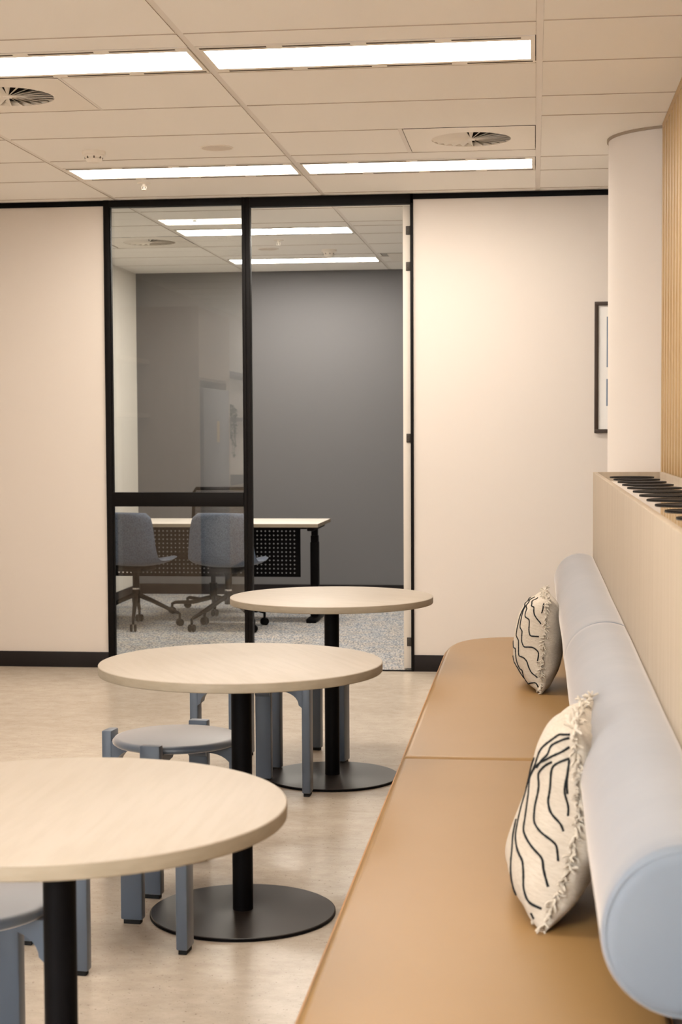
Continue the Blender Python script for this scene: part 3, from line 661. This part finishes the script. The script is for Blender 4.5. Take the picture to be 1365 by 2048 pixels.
def visitor_chair(label, loc, rz, base_a):
    t = thing('swivel_chair', label, 'chair', loc, rz, 'upholstered visitor chairs')
    # side profile (y = forward, z): back top -> seat front
    prof = [(-0.215, 0.815), (-0.218, 0.78), (-0.213, 0.70), (-0.205, 0.60), (-0.195, 0.53), (-0.17, 0.475), (-0.12, 0.447), (-0.04, 0.438), (0.06, 0.44), (0.15, 0.452), (0.20, 0.452), (0.225, 0.438)]
    wid = [0.165, 0.205, 0.222, 0.232, 0.240, 0.246, 0.250, 0.255, 0.258, 0.250, 0.225, 0.19]
    # resample
    P = []; 
    for i in range(len(prof)-1):
        for k in range(4):
            f = k/4; P.append((prof[i][0]*(1-f)+prof[i+1][0]*f, prof[i][1]*(1-f)+prof[i+1][1]*f, wid[i]*(1-f)+wid[i+1]*f, (i+f)/(len(prof)-1)))
    P.append((*prof[-1], wid[-1], 1.0)); n = len(P); nu = 22; vs = []; fs = []
    for _ in range(2): P = [P[0]]+[tuple((P[i-1][q]+2*P[i][q]+P[i+1][q])/4 for q in range(4)) for i in range(1, n-1)]+[P[-1]]
    th = 0.018
    for side in (0, 1):
        for i, (y, z, w, s) in enumerate(P):
            a, b = P[max(i-1, 0)], P[min(i+1, n-1)]; ty, tz = b[0]-a[0], b[1]-a[1]; L = math.hypot(ty, tz); ny, nz = -tz/L, ty/L   # towards sitter
            back = max(0, 1-s*1.9); seatf = max(0, s-0.45)
            for j in range(nu+1):
                u = (j/nu*2-1); au = abs(u)
                cup = (0.055*back+0.035*(1-back))*au**2.4
                flat = 1 if side else 0
                edge = math.sqrt(max(0, 1-au**8)); e2 = math.sqrt(max(0, 1-(2*min(s, 1-s)-1 if False else max(0, 1-min(s, 1-s)*22))**2)) if min(s, 1-s)*22 < 1 else 1
                off = cup + (th*edge*e2 if side else -th*0.6*edge*e2)
                vs.append((u*w, y+ny*(-off if False else off), z+nz*off))
    m = nu+1
    for side in (0, 1):
        k0 = side*n*m
        for i in range(n-1):
            for j in range(nu):
                q = (k0+i*m+j, k0+(i+1)*m+j, k0+(i+1)*m+j+1, k0+i*m+j+1); fs.append(q if side else q[::-1])
    k1 = n*m
    for i in range(n-1): fs.append((i*m, (i+1)*m, k1+(i+1)*m, k1+i*m)); fs.append((i*m+nu, k1+i*m+nu, k1+(i+1)*m+nu, (i+1)*m+nu))
    for j in range(nu): fs.append((j, k1+j, k1+j+1, j+1)); fs.append(((n-1)*m+j, (n-1)*m+j+1, k1+(n-1)*m+j+1, k1+(n-1)*m+j))
    MB().add(vs, fs).build('seat_shell', SHELL, t, angle=70)
    MB().box(-0.10, 0.10, -0.12, 0.12, 0.395, 0.432, b=0.01).build('under_seat_plate', BLACK, t)
    MB().lathe([(0.024, 0.25), (0.024, 0.37), (0.04, 0.396)], 20).build('gas_column', BLACK, t)
    MB().lathe([(0.0248, 0.262), (0.0252, 0.268), (0.0248, 0.274)], 20).build('metal_ring', CHROME, t)
    star_base(t, 4, 0.305, base_a-rz)
    return t
visitor_chair('blue grey upholstered swivel chair, left one, cut by the black frame', (-2.785, 10.99, 0.003), D(-13), D(-80))
visitor_chair('blue grey upholstered swivel chair, right one, behind the mullion', (-2.112, 10.93, 0.003), D(-7), D(45))
tc = thing('task_chair', 'black office chair with ribbed back on the far side of the desk', 'chair', (-2.43, 11.97, 0.003), D(176))
fr = MB(); fr.tube([(-0.215, -0.22, 0.55), (-0.222, -0.235, 0.70), (-0.218, -0.25, 0.90), (-0.20, -0.25, 0.928), (0.20, -0.25, 0.928), (0.218, -0.25, 0.90), (0.222, -0.235, 0.70), (0.215, -0.22, 0.55), (-0.215, -0.22, 0.55)], 0.014, 10)
fr.build('back_frame', BLACK, tc)
sm = MB()
for k in range(34): z = 0.565+k*0.0105; sm.box(-0.215, 0.215, -0.245, -0.240, z, z+0.006)
b = sm.build('back_mesh', BLACKB, tc, smooth=False)
MB().tube([(0, -0.255, 0.62), (0, -0.27, 0.48), (0, -0.15, 0.40), (0, 0, 0.40)], 0.025, 10).build('back_support', BLACK, tc)
MB().box(-0.24, 0.24, -0.2, 0.25, 0.41, 0.47, b=0.02).build('seat', BLACKB, tc)
MB().box(-0.09, 0.09, -0.12, 0.12, 0.36, 0.41, b=0.01).build('tilt_mechanism', BLACK, tc)
MB().lathe([(0.03, 0.10), (0.03, 0.22), (0.018, 0.22), (0.018, 0.37)], 20).build('gas_column', BLACK, tc)
star_base(tc, 5, 0.33, D(35), zh=0.14, fr=0.5)

# ------------------------------------------------------------ kitchen side of the room (seen reflected in the glass)
kt = thing('tall_cabinet', 'tall taupe laminate cabinet reflected in the glass, fridge at its side', 'cabinet', (-3.399, 5.24, 0))
B('end_panel', KITCH, 0, 0.66, -0.02, 0, 0, 2.40, parent=kt); B('top_cupboard', KITCH, 0, 0.64, -1.33, -0.02, 1.80, 2.40, parent=kt); B('side_panel', KITCH, 0, 0.66, -1.33, -1.17, 0, 1.80, parent=kt)
B('cupboard_door', KITCH, 0.64, 0.66, -0.67, -0.022, 1.82, 2.39, parent=kt); B('cupboard_door', KITCH, 0.64, 0.66, -1.325, -0.675, 1.82, 2.39, parent=kt)
fg = thing('fridge', 'dark steel fridge reflected faintly in the glass below the cabinet', 'fridge', (-3.35, 5.21, 0.002))
B('body', FRIDGE, 0, 0.60, -1.12, 0, 0, 1.74, parent=fg, b=0.01); B('fridge_door', FRIDGE, 0.602, 0.64, -1.11, -0.01, 0.65, 1.735, parent=fg, b=0.008); B('freezer_door', FRIDGE, 0.602, 0.64, -1.11, -0.01, 0.05, 0.64, parent=fg, b=0.008)
B('yellow_sticker', mat('yellow_paper', (0.8, 0.55, 0.2), 0.8), 0.640, 0.642, -0.66, -0.56, 1.28, 1.46, parent=fg)
for i, (ya, yb, z, lb) in enumerate(((5.25, 7.4, 1.93, 'upper shelf beside the tall cabinet'), (5.25, 7.4, 1.49, 'lower shelf beside the tall cabinet'), (-0.6, 3.4, 1.97, 'upper shelf over the worktop'), (-0.6, 3.4, 1.49, 'lower shelf over the worktop'))):
    s = B('wall_shelf', KITCH if i < 2 else FRAMEW, XL+0.001, XL+0.25, ya, yb, z, z+0.035, b=0.001); s['label'] = 'thin floating ' + lb + ', seen only as a reflection'; s['category'] = 'shelf'; s['group'] = 'floating wall shelves'
bc = thing('base_cabinet', 'low kitchen cabinet run with a dark worktop, seen only as a reflection', 'cabinet', (-3.399, 3.9, 0))
B('carcass', KITCH, 0, 0.56, -3.1, -0.002, 0.1, 0.87, parent=bc); B('worktop', FRAMEW, 0, 0.60, -3.12, -0.002, 0.871, 0.90, parent=bc); B('kickboard', BLACKB, 0, 0.5, -3.1, -0.002, 0, 0.099, parent=bc)
for k in range(5): B('cabinet_door', KITCH, 0.561, 0.579, -0.01-0.61*(k+1)+0.01, -0.01-0.61*k, 0.12, 0.865, parent=bc)
tpn = thing('trailing_plant', 'trailing potted plant hanging from a shelf, reflected in the glass', 'plant', (-3.25, 1.6, 1.526))
MB().lathe([(0, 0), (0.05, 0), (0.065, 0.11), (0.058, 0.11), (0.05, 0.09), (0, 0.09)], 24).build('pot', WHITE, tpn)
st_ = MB(); lf = MB()
for k in range(14):
    a = random.uniform(-1.3, 1.3); L = random.uniform(0.25, 0.55); pts = [(0, 0, 0.09)]
    for q in range(8):
        f = (q+1)/8; r = 0.13*min(1, f*2.5); pts.append((r*math.cos(a)+random.uniform(-.015, .015), r*math.sin(a)+random.uniform(-.015, .015), 0.13-L*f*f if f > .3 else 0.13))
    st_.tube(pts, 0.002, 4)
    for p in pts[1:]:
        for _ in range(3):
            d = Vector((random.uniform(-1, 1), random.uniform(-1, 1), random.uniform(-1, .3))).normalized()*0.035; n = d.cross(Vector((0, 0, 1))).normalized()*0.014; p = Vector(p)
            lf.add([p, p+d*0.5+n, p+d, p+d*0.5-n], [(0, 1, 2, 3)])
st_.build('vines', LEAFM, tpn); q = lf.build('foliage', LEAFM, tpn, smooth=False); q['kind'] = 'stuff'
